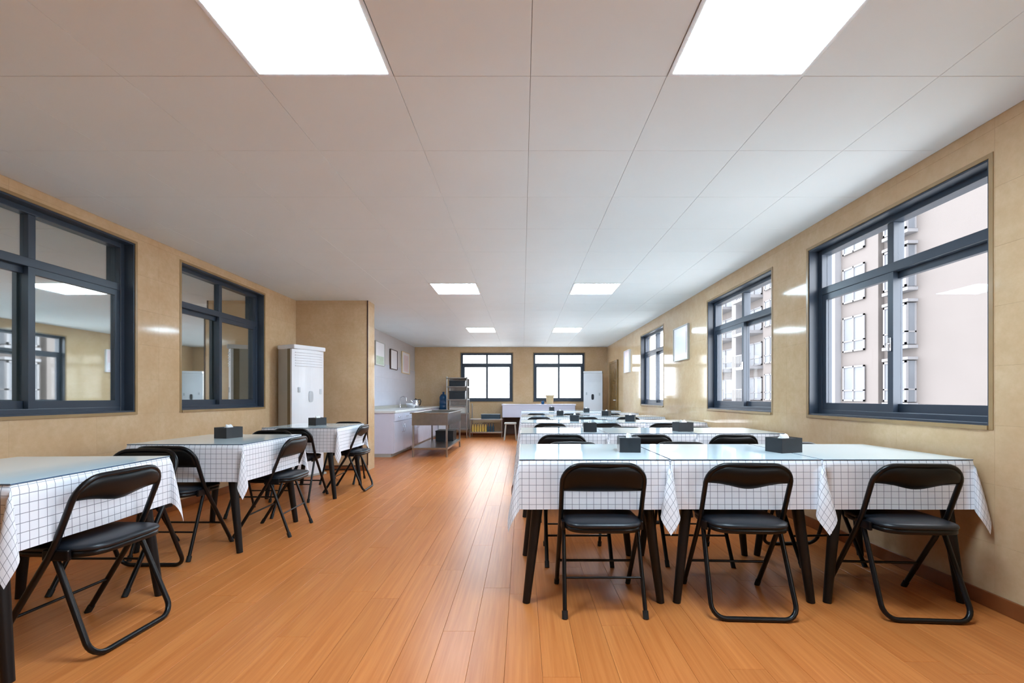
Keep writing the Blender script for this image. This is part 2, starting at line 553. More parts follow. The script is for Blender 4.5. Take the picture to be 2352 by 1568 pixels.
# windows
def make_window(idx, origin, rz, w, h, transom, inner_high, glass, latch=True):
    o = bpy.data.objects.new('window_%d' % idx, None)
    COL.objects.link(o)
    o.location = origin
    o.rotation_euler = (0, 0, rz)
    structure(o)
    def bar(name, a, b, mat=M['frame'], par=o, r=0.004):
        return MB().rbox(a, b, r).build(name, mat, par)
    # stone trim around the reveal
    t = 0.022
    tr = MB()
    tr.box((0, -0.004, 0), (t, 0.19, h)); tr.box((w - t, -0.004, 0), (w, 0.19, h))
    tr.box((t, -0.004, h - t), (w - t, 0.19, h)); tr.box((t, -0.012, 0), (w - t, 0.19, t))
    tr.build('window_trim', M['reveal'], o)
    x0, x1, z0, z1 = t, w - t, t, h - t
    f = 0.05
    d0, d1 = 0.08, 0.165
    q = 0.012
    ln = MB()
    ln.box((x0, 0.004, z0), (x0 + q, d0, z1)); ln.box((x1 - q, 0.004, z0), (x1, d0, z1)); ln.box((x0 + q, 0.004, z1 - q), (x1 - q, d0, z1)); ln.box((x0 + q, 0.004, z0), (x1 - q, d0, z0 + q))
    ln.build('frame_lining', M['frame'], o)
    bar('frame_jamb', (x0, d0, z0), (x0 + f, d1, z1)); bar('frame_jamb', (x1 - f, d0, z0), (x1, d1, z1))
    bar('frame_head', (x0 + f, d0, z1 - f), (x1 - f, d1, z1)); bar('frame_sill', (x0 + f, d0, z0), (x1 - f, d1, z0 + 0.045))
    bar('transom', (x0 + f, d0, transom - 0.03), (x1 - f, d1, transom + 0.03))
    xm = (x0 + x1) / 2
    bar('mullion', (xm - 0.025, d0 + 0.01, transom + 0.03), (xm + 0.025, d1, z1 - f))
    for a, b in ((x0 + f, xm - 0.025), (xm + 0.025, x1 - f)):
        MB().box((a, 0.12, transom + 0.03), (b, 0.125, z1 - f)).build('pane', glass, o)
    sz0, sz1 = z0 + 0.045, transom - 0.03
    s = 0.045
    for k, (a, b) in enumerate(((x0 + f, xm + 0.028), (xm - 0.028, x1 - f))):
        inner = (k == 1) == inner_high
        e0, e1 = (0.086, 0.118) if inner else (0.126, 0.158)
        sm = MB()
        sm.box((a, e0, sz0), (a + s, e1, sz1)); sm.box((b - s, e0, sz0), (b, e1, sz1))
        sm.box((a + s, e0, sz1 - s), (b - s, e1, sz1)); sm.box((a + s, e0, sz0), (b - s, e1, sz0 + 0.055))
        so = sm.build('sash', M['frame'], o)
        em = (e0 + e1) / 2
        MB().box((a + s, em, sz0 + 0.055), (b - s, em + 0.005, sz1 - s)).build('pane', glass, so)
        if inner and latch:
            lx = b - 0.022 if k == 0 else a + 0.022
            lm = MB().rbox((lx - 0.012, e0 - 0.012, (sz0 + sz1) / 2 - 0.06), (lx + 0.012, e0, (sz0 + sz1) / 2 + 0.03), 0.004)
            lm.tube([(lx, e0 - 0.008, (sz0 + sz1) / 2 - 0.01), (lx, e0 - 0.03, (sz0 + sz1) / 2 - 0.01), (lx, e0 - 0.032, (sz0 + sz1) / 2 - 0.05)], 0.006, 6)
            lm.build('latch', M['chrome'], so)
    return o
n = 1
for (a, b, c, d) in WR:
    make_window(n, (XR, b, c), R(-90), b - a, d - c, 1.94 - c, False, M['glass']); n += 1
for (a, b, c, d) in WL:
    make_window(n, (XL, a, c), R(90), b - a, d - c, 2.0 - c, True, M['dark_glass'], False); n += 1
for (a, b, c, d) in WF:
    make_window(n, (a, YF, c), 0, b - a, d - c, 2.0 - c, True, M['glass'], False); n += 1


# door in the right wall near the far corner
dr = bpy.data.objects.new('door_1', None); COL.objects.link(dr); structure(dr)
dr.location = (XR - 0.001, 12.2, 0); dr.rotation_euler = (0, 0, R(-90))
MB().rbox((0.06, -0.03, 0), (0.92, 0.0, 1.95), 0.004).build('door_leaf', M['door'], dr)
for za, zb in ((0.2, 0.85), (1.0, 1.8)):
    MB().rbox((0.18, -0.038, za), (0.8, -0.03, zb), 0.004).build('door_panel', M['door'], dr)
dc = MB(); dc.rbox((-0.01, -0.045, 0), (0.06, 0, 2.01), 0.004); dc.rbox((0.92, -0.045, 0), (0.99, 0, 2.01), 0.004); dc.rbox((0.06, -0.045, 1.95), (0.92, 0, 2.01), 0.004)
dc.build('door_casing', M['door'], dr)
MB().tube([(0.84, -0.03, 1.0), (0.84, -0.08, 1.0), (0.74, -0.08, 1.0)], 0.009).build('door_handle', M['chrome'], dr)

# ------------------------------------------------------------------ ceiling lights
LP = {(-2, -1): 'nearest square ceiling light, left of the pair overhead', (1, -1): 'nearest square ceiling light, right of the pair overhead',
      (-2, 6): 'left ceiling light of the middle pair along the room', (1, 6): 'right ceiling light of the middle pair along the room',
      (-2, 12): 'left ceiling light of the farthest pair, toward the kitchen corner', (1, 12): 'right ceiling light of the farthest pair, before the end windows'}
lf = MB()
a = CP / 2 - 0.002
b = a - 0.018
lf.box((-a, -a, -0.004), (a, -b, 0.014)); lf.box((-a, b, -0.004), (a, a, 0.014)); lf.box((-a, -b, -0.004), (-b, b, 0.014)); lf.box((b, -b, -0.004), (a, b, 0.014))
lfm = lf.mesh('frame', M['lamp_frame'])
ldm = MB().rbox((-b + 0.001, -b + 0.001, -0.0055), (b - 0.001, b - 0.001, 0.006), 0.002).mesh('diffuser', M['lamp'])
for ij, lab in LP.items():
    x0, y0 = panel_xy(*ij)
    t = thing('ceiling_light', lab, 'ceiling light', (x0 + CP / 2, y0 + CP / 2, H), 0, 'square ceiling lights')
    link('frame', lfm, t); link('diffuser', ldm, t)
t = thing('ceiling_light', 'unseen square light added to brighten the corridor behind the left windows', 'ceiling light', (XL - T - 0.9, 1.2, H - 0.02), 0)  # added lamp out of view, brightens the corridor behind the left panes
link('frame', lfm, t); link('diffuser', ldm, t)

# ------------------------------------------------------------------ folding chairs
HW = 0.205
AT = 0.740          # top of the back
def back_y(z):      # the straight back posts, then the front legs under the seat
    return -0.07 - (z - 0.45) * 0.39 if z > 0.45 else -0.07 + (0.45 - z) * 0.62
def arch_z(x):      # outline of the arch at the top of the back
    r = 0.095
    ax = abs(x)
    if ax <= HW - r: return AT
    return AT - r + math.sqrt(max(0, r * r - (ax - HW + r) ** 2))
def make_chair(style, label):
    t = thing('folding_chair', label, 'chair')
    # one bent tube: left front foot, up the back, round the arch, down to the right front foot
    pts = [(-HW, back_y(0.02), 0.02), (-HW, back_y(0.2), 0.2), (-HW, back_y(0.42), 0.42), (-HW, back_y(0.47), 0.47), (-HW, back_y(0.6), 0.6)]
    r = 0.095
    for k in range(0, 9):
        a = math.pi - k * math.pi / 16
        x, z = -HW + r + r * math.cos(a), AT - r + r * math.sin(a)
        pts.append((x, back_y(z), z))
    pts.append((0, back_y(AT) - 0.008, AT + 0.002))
    full = pts + [(-p[0], p[1], p[2]) for p in reversed(pts[:-1])]
    MB().tube(full, 0.0125, 8).build('front_frame', M['black_tube'], t)
    # padded backrest
    NU, NV = 20, 5
    def bot(u):
        return 0.603 if style == 'A' else 0.648 - 0.03 * math.exp(-(u / 0.5) ** 2)
    mb = MB()
    for side in (-1, 1):
        v, f = [], []
        for i in range(NU + 1):
            u = -1 + 2 * i / NU
            x = u * (HW - 0.002)
            zt, zb = arch_z(x * 0.985) - 0.004, bot(u)
            for j in range(NV + 1):
                q = j / NV
                z = zb + (zt - zb) * q
                edge = min(1, min(q, 1 - q) * 4, (1 - abs(u)) * 9 + 0.25)
                y = back_y(z) - 0.022 * (1 - u * u) * (0.4 + 0.6 * math.sin(math.pi * q)) + side * (0.004 + 0.009 * edge ** 0.5)
                v.append((x, y, z))
        for i in range(NU):
            for j in range(NV):
                a0 = i * (NV + 1) + j
                q4 = (a0, a0 + NV + 1, a0 + NV + 2, a0 + 1)
                f.append(q4 if side < 0 else tuple(reversed(q4)))
        mb.add(v, f, 0, True)
    # rim joining both skins
    n1 = (NU + 1) * (NV + 1)
    idx = [i * (NV + 1) for i in range(NU + 1)] + [NU * (NV + 1) + j for j in range(1, NV + 1)] + [i * (NV + 1) + NV for i in range(NU - 1, -1, -1)] + [j for j in range(NV - 1, 0, -1)]
    for k in range(len(idx)):
        a0, b0 = idx[k], idx[(k + 1) % len(idx)]
        mb.f.append((b0, a0, a0 + n1, b0 + n1)); mb.mi.append(0); mb.sm.append(True)
    mb.build('backrest', M['black_vinyl'], t)
    # padded seat: stacked superellipse rings
    def ring(sx, sy, z, n=40, e=4.5):
        out = []
        for k in range(n):
            a = 2 * math.pi * k / n
            c, s = math.cos(a), math.sin(a)
            out.append((sx * math.copysign(abs(c) ** (2 / e), c), -0.03 + sy * math.copysign(abs(s) ** (2 / e), s), z))
        return out
    def stack(levels):
        m = MB(); n = 40
        v = []
        for L in levels: v += ring(*L)
        f = [(i * n + k, i * n + (k + 1) % n, (i + 1) * n + (k + 1) % n, (i + 1) * n + k) for i in range(len(levels) - 1) for k in range(n)]
        f.append(tuple(range(n - 1, -1, -1))); f.append(tuple((len(levels) - 1) * n + k for k in range(n)))
        return m.add(v, f, 0, True)
    stack([(0.188, 0.192, 0.438), (0.192, 0.196, 0.446), (0.188, 0.192, 0.456), (0.17, 0.174, 0.463), (0.11, 0.11, 0.467), (0.03, 0.03, 0.468)]).build('seat', M['seat_vinyl'], t)
    stack([(0.176, 0.18, 0.412), (0.187, 0.191, 0.416), (0.187, 0.191, 0.438), (0.15, 0.15, 0.4385)]).build('seat_pan', M['black_tube'], t)
    for sx in (-1, 1):
        MB().rbox((sx * 0.187, -0.13, 0.405), (sx * 0.205, -0.02, 0.45), 0.006).build('hinge_plate', M['black_tube'], t)
        MB().tube([(sx * HW, back_y(0), 0.0), (sx * HW, back_y(0.035), 0.035)], 0.0145).build('foot_cap', M['rubber'], t)
    # rear legs pivot on the front legs under the seat
    piv = (0.19, -0.06, 0.425)
    if style == 'A':
        for sx in (-1, 1):
            MB().tube([(sx * piv[0], piv[1], piv[2]), (sx * 0.196, -0.205, 0.02)], 0.0105).build('rear_leg', M['black_tube'], t)
            MB().tube([(sx * 0.196, -0.2115, 0.0), (sx * 0.196, -0.199, 0.035)], 0.0145).build('foot_cap', M['rubber'], t)
        MB().tube([(-0.194, -0.150, 0.175), (0.194, -0.150, 0.175)], 0.006, 6).build('crossbar', M['black_tube'], t)
    else:
        p = [(-piv[0], piv[1], piv[2])]
        rr = 0.065
        for k in range(0, 7):
            a = math.pi + k * math.pi / 12
            x, q = -0.2 + rr + rr * math.cos(a), rr + rr * math.sin(a)
            p.append((x, -0.23 + 0.39 * q, 0.0115 + q * 0.93))
        p2 = p + [(-a_[0], a_[1], a_[2]) for a_ in reversed(p)]
        MB().tube(p2, 0.012, 8).build('rear_frame', M['black_tube'], t)
    MB().tube([(-HW, back_y(0.17), 0.17), (HW, back_y(0.17), 0.17)], 0.007, 6).build('crossbar', M['black_tube'], t)
    return t

protos = {}
def chair(style, x, y, rz, label, group):
    if style not in protos:
        t = make_chair(style, label)
        t.location = (x, y, 0); t.rotation_euler = (0, 0, rz); t['group'] = group
        protos[style] = t
        return t
    return copy_thing(protos[style], (x, y, 0), rz, label, group)

# ------------------------------------------------------------------ tables, cloths, glass sheets
TH = 0.742
def make_table(w, l, loc, label, group):
    t = thing('dining_table', label, 'table', (loc[0], loc[1], 0), 0, group)
    MB().rbox((-w / 2 + 0.004, -l / 2 + 0.004, TH - 0.028), (w / 2 - 0.004, l / 2 - 0.004, TH), 0.004).build('tabletop', M['table_black'], t)
    ap = MB()
    i, q = 0.045, 0.02
    ap.box((-w / 2 + i, -l / 2 + i, TH - 0.085), (w / 2 - i, -l / 2 + i + q, TH - 0.028)); ap.box((-w / 2 + i, l / 2 - i - q, TH - 0.085), (w / 2 - i, l / 2 - i, TH - 0.028))
    ap.box((-w / 2 + i, -l / 2 + i, TH - 0.085), (-w / 2 + i + q, l / 2 - i, TH - 0.028)); ap.box((w / 2 - i - q, -l / 2 + i, TH - 0.085), (w / 2 - i, l / 2 - i, TH - 0.028))
    ap.build('apron', M['table_black'], t)
    for sx in (-1, 1):
        for sy in (-1, 1):
            MB().tube([(sx * (w / 2 - 0.035), sy * (l / 2 - 0.025), 0), (sx * (w / 2 - 0.12), sy * (l / 2 - 0.055), TH - 0.03)], 0.02, 12, r1=0.033).build('leg', M['table_black'], t)
    return t

def ease(t): return t * t * (3 - 2 * t)
def make_cloth(w, l, loc, d, ears, flare, seed, label, group, rim=0.006):
    """cloth laid flat over the top, sides hanging, each corner gathered into a drooping ear"""
    rn = random.Random(seed)
    ph = [rn.uniform(0, 6.28) for _ in range(8)]
    def axis(half):
        n_in = max(6, int(half * 2 / 0.05))
        inner = [-half + 2 * half * k / n_in for k in range(n_in + 1)]
        out = [d * k / 9 for k in range(1, 10)]
        return [-half - q for q in reversed(out)] + inner + [half + q for q in out]
    A, B_ = axis(w / 2), axis(l / 2)
    rows = []
    TZ = TH + 0.003
    def side_wave(p, k, side):
        return 0.5 + 0.32 * math.sin(p * 9.0 + ph[side]) + 0.18 * math.sin(p * 19 + ph[side + 2])
    v, uv = [], []
    for b in B_:
        for a in A:
            ea, eb = max(abs(a) - w / 2, 0), max(abs(b) - l / 2, 0)
            sa, sb = (1 if a > 0 else -1), (1 if b > 0 else -1)
            if ea == 0 and eb == 0:
                p = (a, b, TZ)
            elif eb == 0 or ea == 0:
                if eb == 0:
                    fl, e, along, half, side = flare[0 if sa < 0 else 1], ea, b, l / 2, (0 if sa < 0 else 1)
                else:
                    fl, e, along, half, side = flare[2 if sb < 0 else 3], eb, a, w / 2, (4 if sb < 0 else 5)
                q = e / d
                cor = (abs(along) / half) ** 6
                out = rim * min(1, e / 0.012) + fl * q * ((1 - cor) * side_wave(along, q, side % 4) + cor * 0.35)
                z = TZ - e * (1 - 0.02 * q) + 0.006
                z = min(TZ - 0.0005, z)
                p = (sa * (w / 2 + out), b, z) if eb == 0 else (a, sb * (l / 2 + out), z)
            else:
                r = math.hypot(ea, eb)
                th = math.atan2(eb, ea)
                key = (sa, sb)
                ex, ey, m, cw = ears[key]
                q = r / d
                flx, fly = flare[0 if sa < 0 else 1], flare[2 if sb < 0 else 3]
                ox0 = rim + flx * min(q, 1.3) * 0.35
                oy0 = rim + fly * min(q, 1.3) * 0.35
                c, s = math.cos(th), math.sin(th)
                hx = sa * ox0 * c * c
                hy = sb * oy0 * s * s
                sw = math.sin(2 * th)
                amp = m * r * (1 - 0.25 * min(1, q / 1.4))
                hx += ex * amp * sw
                hy += ey * amp * sw
                nx, ny = -ey, ex
                sgn = 1 if (sa * sb) > 0 else -1
                wob = cw * r * math.sin(4 * th) * -sgn
                hx += nx * wob; hy += ny * wob
                hh = math.hypot(hx, hy)
                z = TZ - math.sqrt(max(0.0, r * r - (0.75 * hh) ** 2)) + 0.005
                z = min(TZ - 0.001, z)
                p = (sa * w / 2 + hx, sb * l / 2 + hy, z)
            v.append(p); uv.append((a, b))
    na = len(A)
    f = [(j * na + i, j * na + i + 1, (j + 1) * na + i + 1, (j + 1) * na + i) for j in range(len(B_) - 1) for i in range(na - 1)]
    me = bpy.data.meshes.new('tablecloth')
    me.from_pydata(v, [], f)
    me.materials.append(M['cloth'])
    lay = me.uv_layers.new(name='flat')
    for lp in me.loops:
        lay.data[lp.index].uv = (uv[lp.vertex_index][0] + 5, uv[lp.vertex_index][1] + 5)
    me.polygons.foreach_set('use_smooth', [True] * len(me.polygons))
    o = link('tablecloth', me, None, (loc[0], loc[1], 0))
    return tag(o, label, 'tablecloth', group)

def make_glass(w, l, loc, label, group):
    z0, z1 = TH + 0.0035, TH + 0.0095
    m = MB().rbox((-w / 2, -l / 2, z0), (w / 2, l / 2, z1), 0.0015)
    for k, fc in enumerate(m.f):
        zs = [m.v[i][2] for i in fc]
        if max(zs) - min(zs) > 0.0008: m.mi[k] = 1
    o = m.build('glass_sheet', [M['table_glass'], M['glass_edge']], None, (loc[0], loc[1], 0))
    return tag(o, label, 'glass top', group)

ROWS = ['front', 'second', 'third', 'fourth', 'fifth', 'farthest']
COLN = ['aisle end', 'middle', 'window end']
TW, TL = 0.772, 0.755
ROW_Y = [2.335 + 1.68 * k for k in range(6)]
ROW_Y[5] = 10.7
COLX = [0.371, 1.157, 1.943]
for ri, y0 in enumerate(ROW_Y):
    for c in range(3):
        cx, cy = COLX[c], y0 + TL / 2
        nm = '%s of the %s right-hand row' % (COLN[c], ROWS[ri])
        make_table(TW, TL, (cx, cy), 'black-legged dining table at the ' + nm, 'tables of the right-hand rows')
        E = {}
        for sa in (-1, 1):
            for sb in (-1, 1):
                outer = (sa < 0 and c == 0) or (sa > 0 and c == 2)
                if outer and sa < 0: E[(sa, sb)] = (-0.62, 0.35 * sb, 0.26, 0.10)
                elif outer: E[(sa, sb)] = (0.12, 0.95 * sb, 0.26, 0.10)
                else: E[(sa, sb)] = (-0.25 * sa * (1 if sa > 0 else 0.2), sb, 0.34 if sa > 0 else 0.2, 0.16 if sa > 0 else 0.08)
        fl = [0.045 if c == 0 else 0.0, 0.02 if c == 2 else 0.0, 0.01, 0.01]
        make_cloth(TW, TL, (cx, cy), 0.262, E, fl, ri * 3 + c, 'white checked tablecloth hanging off the table at the ' + nm, 'checked tablecloths of the right-hand rows', 0.005)
        make_glass(TW + 0.004, TL + 0.004, (cx, cy), 'pale glass sheet over the cloth at the ' + nm, 'glass sheets of the right-hand rows')

LT_W, LT_X = 0.79, -1.915 - 0.395
LEFT = [(1.655, 0.80, 'nearest'), (3.09, 0.82, 'middle'), (4.74, 0.80, 'farthest')]
for i, (y0, l, nm) in enumerate(LEFT):
    loc = (LT_X + (0.0, 0.0, -0.03)[i], y0 + l / 2)
    turn = R((2.6, 0, 0)[i])
    tt = make_table(LT_W, l, loc, 'black-legged dining table by the left wall, %s of three' % nm, 'tables along the left wall')
    E = {(1, -1): (0.35, -0.6, 0.30, 0.14), (1, 1): (0.62, 0.25, 0.30, 0.12), (-1, -1): (-0.5, -0.5, 0.25, 0.1), (-1, 1): (-0.5, 0.5, 0.25, 0.1)}
    make_cloth(LT_W, l, loc, 0.262, E, [0.02, 0.01, 0.012, 0.012], 50 + i, 'white checked tablecloth on the %s table of the left wall' % nm, 'checked tablecloths along the left wall').rotation_euler.z = turn
    tt.rotation_euler.z = turn
    make_glass(LT_W + 0.004, l + 0.004, loc, 'pale glass sheet over the cloth, %s left table' % nm, 'glass sheets along the left wall').rotation_euler.z = turn

# ------------------------------------------------------------------ chairs in place
gA, gB = 'folding chairs of the right-hand rows', 'folding chairs along the left wall'
near = [[('A', 0.402, 2.395, 0), ('B', 1.125, 2.385, -3), ('B', 1.945, 2.37, -4)],
        [('A', 0.345, 4.07, 0), ('B', 1.09, 4.07, 0), ('B', 1.83, 4.07, 0)],
        [('B', 0.345, 5.75, 0), ('B', 1.03, 5.75, 0), ('A', 1.76, 5.75, 2)],
        [('B', 0.27, 7.43, 0), ('A', 1.03, 7.43, 0), ('B', 1.69, 7.43, 3)],
        [('B', 0.28, 9.11, 0), ('A', 0.98, 9.12, 0), ('B', 1.76, 9.11, 0)]]
FEET = {'A': 'two straight rear feet', 'B': 'a looped floor bar'}
for ri, row in enumerate(near):
    for c, (s, x, y, a) in enumerate(row):
        chair(s, x, y, R(a), 'black folding chair on the near side of the %s right-hand row, %s' % (ROWS[ri], COLN[c]), gA)
far_ch = [[('A', 0.36, 3.05, 180), ('A', 1.13, 3.055, 178), ('B', 1.95, 3.05, 183)],
          [('A', 0.36, 4.73, 180), ('B', 1.12, 4.73, 180), ('A', 1.9, 4.73, 180)],
          [('A', 0.36, 6.41, 180), ('B', 1.10, 6.41, 180), ('B', 1.9, 6.41, 180)],
          [('A', 0.36, 8.09, 180), ('B', 1.10, 8.09, 180), ('B', 1.9, 8.09, 180)]]
for ri, row in enumerate(far_ch):
    for c, (s, x, y, a) in enumerate(row):
        chair(s, x, y, R(a), 'black folding chair on the far side of the %s right-hand row, %s' % (ROWS[ri], COLN[c]), gA)
for s, x, y, a, lab in [
    ('B', -1.968, 2.04, 88, 'black folding chair with looped floor bar at the aisle end of the nearest left table'),
    ('A', -2.0, 3.645, 92.5, 'black folding chair at the aisle end of the middle left table'),
    ('B', -2.03, 5.27, 93, 'black folding chair with looped floor bar at the aisle end of the farthest left table'),
    ('A', -2.37, 3.155, -1, 'black folding chair on the near side of the middle left table'),
    ('B', -2.34, 2.63, 180, 'black folding chair on the far side of the nearest left table, its back edge showing'),
    ('A', -2.42, 4.19, 180, 'black folding chair on the far side of the middle left table'),
    ('A', -2.37, 4.80, -1, 'black folding chair on the near side of the farthest left table'),
    ('A', -2.28, 5.75, 180, 'black folding chair on the far side of the farthest left table')]:
    chair(s, x, y, R(a), lab, gB)

# ------------------------------------------------------------------ tissue boxes
def make_tissue_box(label, loc, rz, group):
    t = thing('tissue_box', label, 'tissue box', loc, rz, group)
    m = MB()
    w, l, h, k = 0.075, 0.06, 0.085, 0.003
    m.rbox((-w, -l, 0), (w, -l + k, h), 0.001); m.rbox((-w, l - k, 0), (w, l, h), 0.001)
    m.rbox((-w, -l + k, 0), (-w + k, l - k, h), 0.001); m.rbox((w - k, -l + k, 0), (w, l - k, h), 0.001)
    m.box((-w + k, -l + k, 0), (w - k, l - k, 0.004))
    m.build('box_body', M['box_black'], t)
    lid = MB()
    s = 0.045
    lid.box((-w + k, -l + k, h - 0.008), (-s, l - k, h - 0.004)); lid.box((s, -l + k, h - 0.008), (w - k, l - k, h - 0.004))
    lid.box((-s, -l + k, h - 0.008), (s, -0.02, h - 0.004)); lid.box((-s, 0.02, h - 0.008), (s, l - k, h - 0.004))
    lid.build('lid', M['box_black'], t)
    # crumpled tuft
    v, f, n = [], [], 14
    rn = random.Random(3)
    for i in range(5):
        for q in range(n):
            a = 2 * math.pi * q / n
            rr = (0.038 - 0.004 * i) * (1 + 0.28 * math.sin(3 * a + i) + 0.1 * rn.uniform(-1, 1))
            v.append((rr * math.cos(a), rr * 0.5 * math.sin(a), h - 0.012 + 0.007 * i + 0.006 * math.sin(2 * a + 1) * i / 4))
    for i in range(4):
        for q in range(n):
            f.append((i * n + q, i * n + (q + 1) % n, (i + 1) * n + (q + 1) % n, (i + 1) * n + q))
    f.append(tuple(4 * n + q for q in range(n)))
    MB().add(v, f, 0, True).build('tissue', M['tissue'], t)
    return t
ZT = TH + 0.0095
boxes = [(0.632, 2.69, 84, 'charcoal tissue box on the front right-hand row, nearer the aisle'),
         (1.535, 2.655, 17, 'charcoal tissue box on the front right-hand row, turned cornerwise near the window'),
         (0.63, 4.24, 86, 'charcoal tissue box on the second right-hand row, nearer the aisle'),
         (1.52, 4.28, 12, 'charcoal tissue box on the second right-hand row, nearer the window'),
         (0.70, 6.05, 80, 'charcoal tissue box on the third right-hand row, nearer the aisle'),
         (1.43, 5.98, 70, 'charcoal tissue box on the third right-hand row, nearer the window'),
         (0.66, 7.92, 85, 'charcoal tissue box on the fourth right-hand row, nearer the aisle'),
         (1.46, 7.85, 60, 'charcoal tissue box on the fourth right-hand row, nearer the window'),
         (1.36, 9.62, 88, 'charcoal tissue box on the fifth right-hand row'),
         (0.70, 10.84, 90, 'charcoal tissue box on the farthest right-hand row'),
         (-2.33, 3.58, 76, 'charcoal tissue box on the middle table of the left wall'),
         (-2.37, 5.22, 66, 'charcoal tissue box on the farthest table of the left wall')]
tb = None
for x, y, a, lab in boxes:
    if tb is None: tb = make_tissue_box(lab, (x, y, ZT), R(a), 'tissue boxes on the tables')
    else: copy_thing(tb, (x, y, ZT), R(a), lab, 'tissue boxes on the tables')

# ------------------------------------------------------------------ floor-standing air conditioners
def make_ac(label, loc, rz, disp):
    t = thing('air_conditioner', label, 'air conditioner', loc, rz)
    w, d, h = 0.25, 0.33, 1.766
    MB().rbox((-w + 0.01, 0.13, 0.0), (w - 0.01, d, h - 0.03), 0.012).build('body', M['grey_plastic'], t)
    MB().rbox((-w + 0.004, 0.045, 0.02), (w - 0.004, 0.14, h - 0.02), 0.006).build('side_seam', M['tan_plastic'], t)
    # bowed front panel
    v, f = [], []
    n = 12
    for z in (0.03, h - 0.06):
        for k in range(n + 1):
            u = -1 + 2 * k / n
            v.append((u * w, 0.045 - 0.05 * (1 - u * u), z))
        v += [(w, 0.075, z), (-w, 0.075, z)]
    m = n + 3
    for k in range(m): f.append((k, (k + 1) % m, m + (k + 1) % m, m + k))
    f.append(tuple(range(m - 1, -1, -1))); f.append(tuple(m + k for k in range(m)))
    MB().add(v, f).build('front_panel', M['white_plastic'], t)
    MB().rbox((-w, 0.0, h - 0.058), (w, d, h), 0.014).build('top_cap', M['white_plastic'], t)
    MB().rbox((-w - 0.004, -0.012, 0), (w + 0.004, d, 0.03), 0.006).build('plinth', M['grey_plastic'], t)
    for k in range(6):
        z = h - 0.11 - 0.035 * k
        v, f = [], []
        for u in [-0.85 + 1.7 * q / 8 for q in range(9)]:
            yy = 0.045 - 0.05 * (1 - u * u)
            v += [(u * w, yy - 0.006, z), (u * w, yy - 0.009, z + 0.01), (u * w, yy + 0.002, z + 0.012), (u * w, yy + 0.002, z)]
        for q in range(8):
            for e in range(4): f.append((q * 4 + e, q * 4 + (e + 1) % 4, q * 4 + 4 + (e + 1) % 4, q * 4 + 4 + e))
        f += [(3, 2, 1, 0), (32, 33, 34, 35)]
        MB().add(v, f).build('louver', M['white_plastic'], t)
    dm = MB()
    for zc, hh in ((1.08, 0.075),):
        v = []
        for k in range(20):
            a = 2 * math.pi * k / 20
            v.append((0.035 * math.copysign(abs(math.cos(a)) ** 0.6, math.cos(a)), -0.012, zc + hh * math.copysign(abs(math.sin(a)) ** 0.6, math.sin(a))))
        v += [(p[0], -0.002, p[2]) for p in v]
        dm.add(v, [tuple(reversed(range(20)))] + [(k, (k + 1) % 20, 20 + (k + 1) % 20, 20 + k) for k in range(20)])
    dm.build('display', disp, t)
    for sx, zz in ((-0.165, 1.17), (0.175, 1.15)):
        MB().rbox((sx - 0.016, 0.01, zz - 0.035), (sx + 0.016, 0.026, zz + 0.035), 0.004).build('badge', M['display_grey'], t)
    return t
# local +y points to its back; front faces -y
ac_dir = math.atan2(0.9, 0.43)           # direction of the front face, near corner to far corner
make_ac('white floor-standing air conditioner in the left corner by the partition', (-2.865 , 6.105, 0), ac_dir, M['display_grey'])
make_ac('white floor-standing air conditioner beside the far right window', (1.86, 11.95, 0), R(-16), M['display_dark'])

# ------------------------------------------------------------------ pictures and notices
def picture(name, label, cat, loc, rz, w, h, face, framec, d=0.02, bands=None, tilt=0):
    t = thing(name, label, cat, loc, rz)
    t.rotation_euler = (tilt, 0, rz)
    fm = MB(); e = 0.014
    fm.box((0, -d, 0), (e, 0, h)); fm.box((w - e, -d, 0), (w, 0, h)); fm.box((e, -d, 0), (w - e, 0, e)); fm.box((e, -d, h - e), (w - e, 0, h))
    fm.build('frame', framec, t)
    MB().box((e, -d * 0.6, e), (w - e, -d * 0.3, h - e)).build('print', face, t)
    if bands:
        for (a, b, c, dd, mat) in bands:
            MB().box((a * w, -d * 0.68, b * h), (c * w, -d * 0.6, dd * h)).build('print_block', mat, t)
    return t
picture('framed_picture', 'large white framed board on the right wall between two windows', 'picture', (XR - 0.002, 7.06, 1.62), R(-90), 0.62, 0.51, M['paper'], M['grey_plastic'], 0.03,
        [(0.12, 0.2, 0.88, 0.8, M['white_plastic']), (0.86, 0.04, 0.97, 0.96, M['pink_paper'])])
picture('framed_picture', 'narrow pinkish framed notice on the right wall near the door', 'picture', (XR - 0.002, 10.45, 1.63), R(-90), 0.5, 0.5, M['pink_paper'], M['white_plastic'], 0.04,
        [(0.1, 0.1, 0.9, 0.42, M['paper'])])
picture('wall_notice', 'first framed notice over the kitchen counter, with a greenish print', 'notice', (KX + 0.001, 9.25, 1.74), R(90), 0.62, 0.5, M['paper'], M['grey_plastic'], 0.025,
        [(0.1, 0.05, 0.9, 0.4, M['photo_green'])])
picture('wall_notice', 'second framed notice over the kitchen counter, dark at its near edge', 'notice', (KX + 0.001, 10.3, 1.72), R(90), 0.55, 0.46, M['paper'], M['brown'], 0.03)
picture('wall_notice', 'third framed notice over the kitchen counter, nearest the far wall', 'notice', (KX + 0.001, 11.3, 1.68), R(90), 0.75, 0.55, M['paper'], M['kraft'], 0.025,
        [(0.25, 0.1, 0.8, 0.85, M['pink_paper'])])

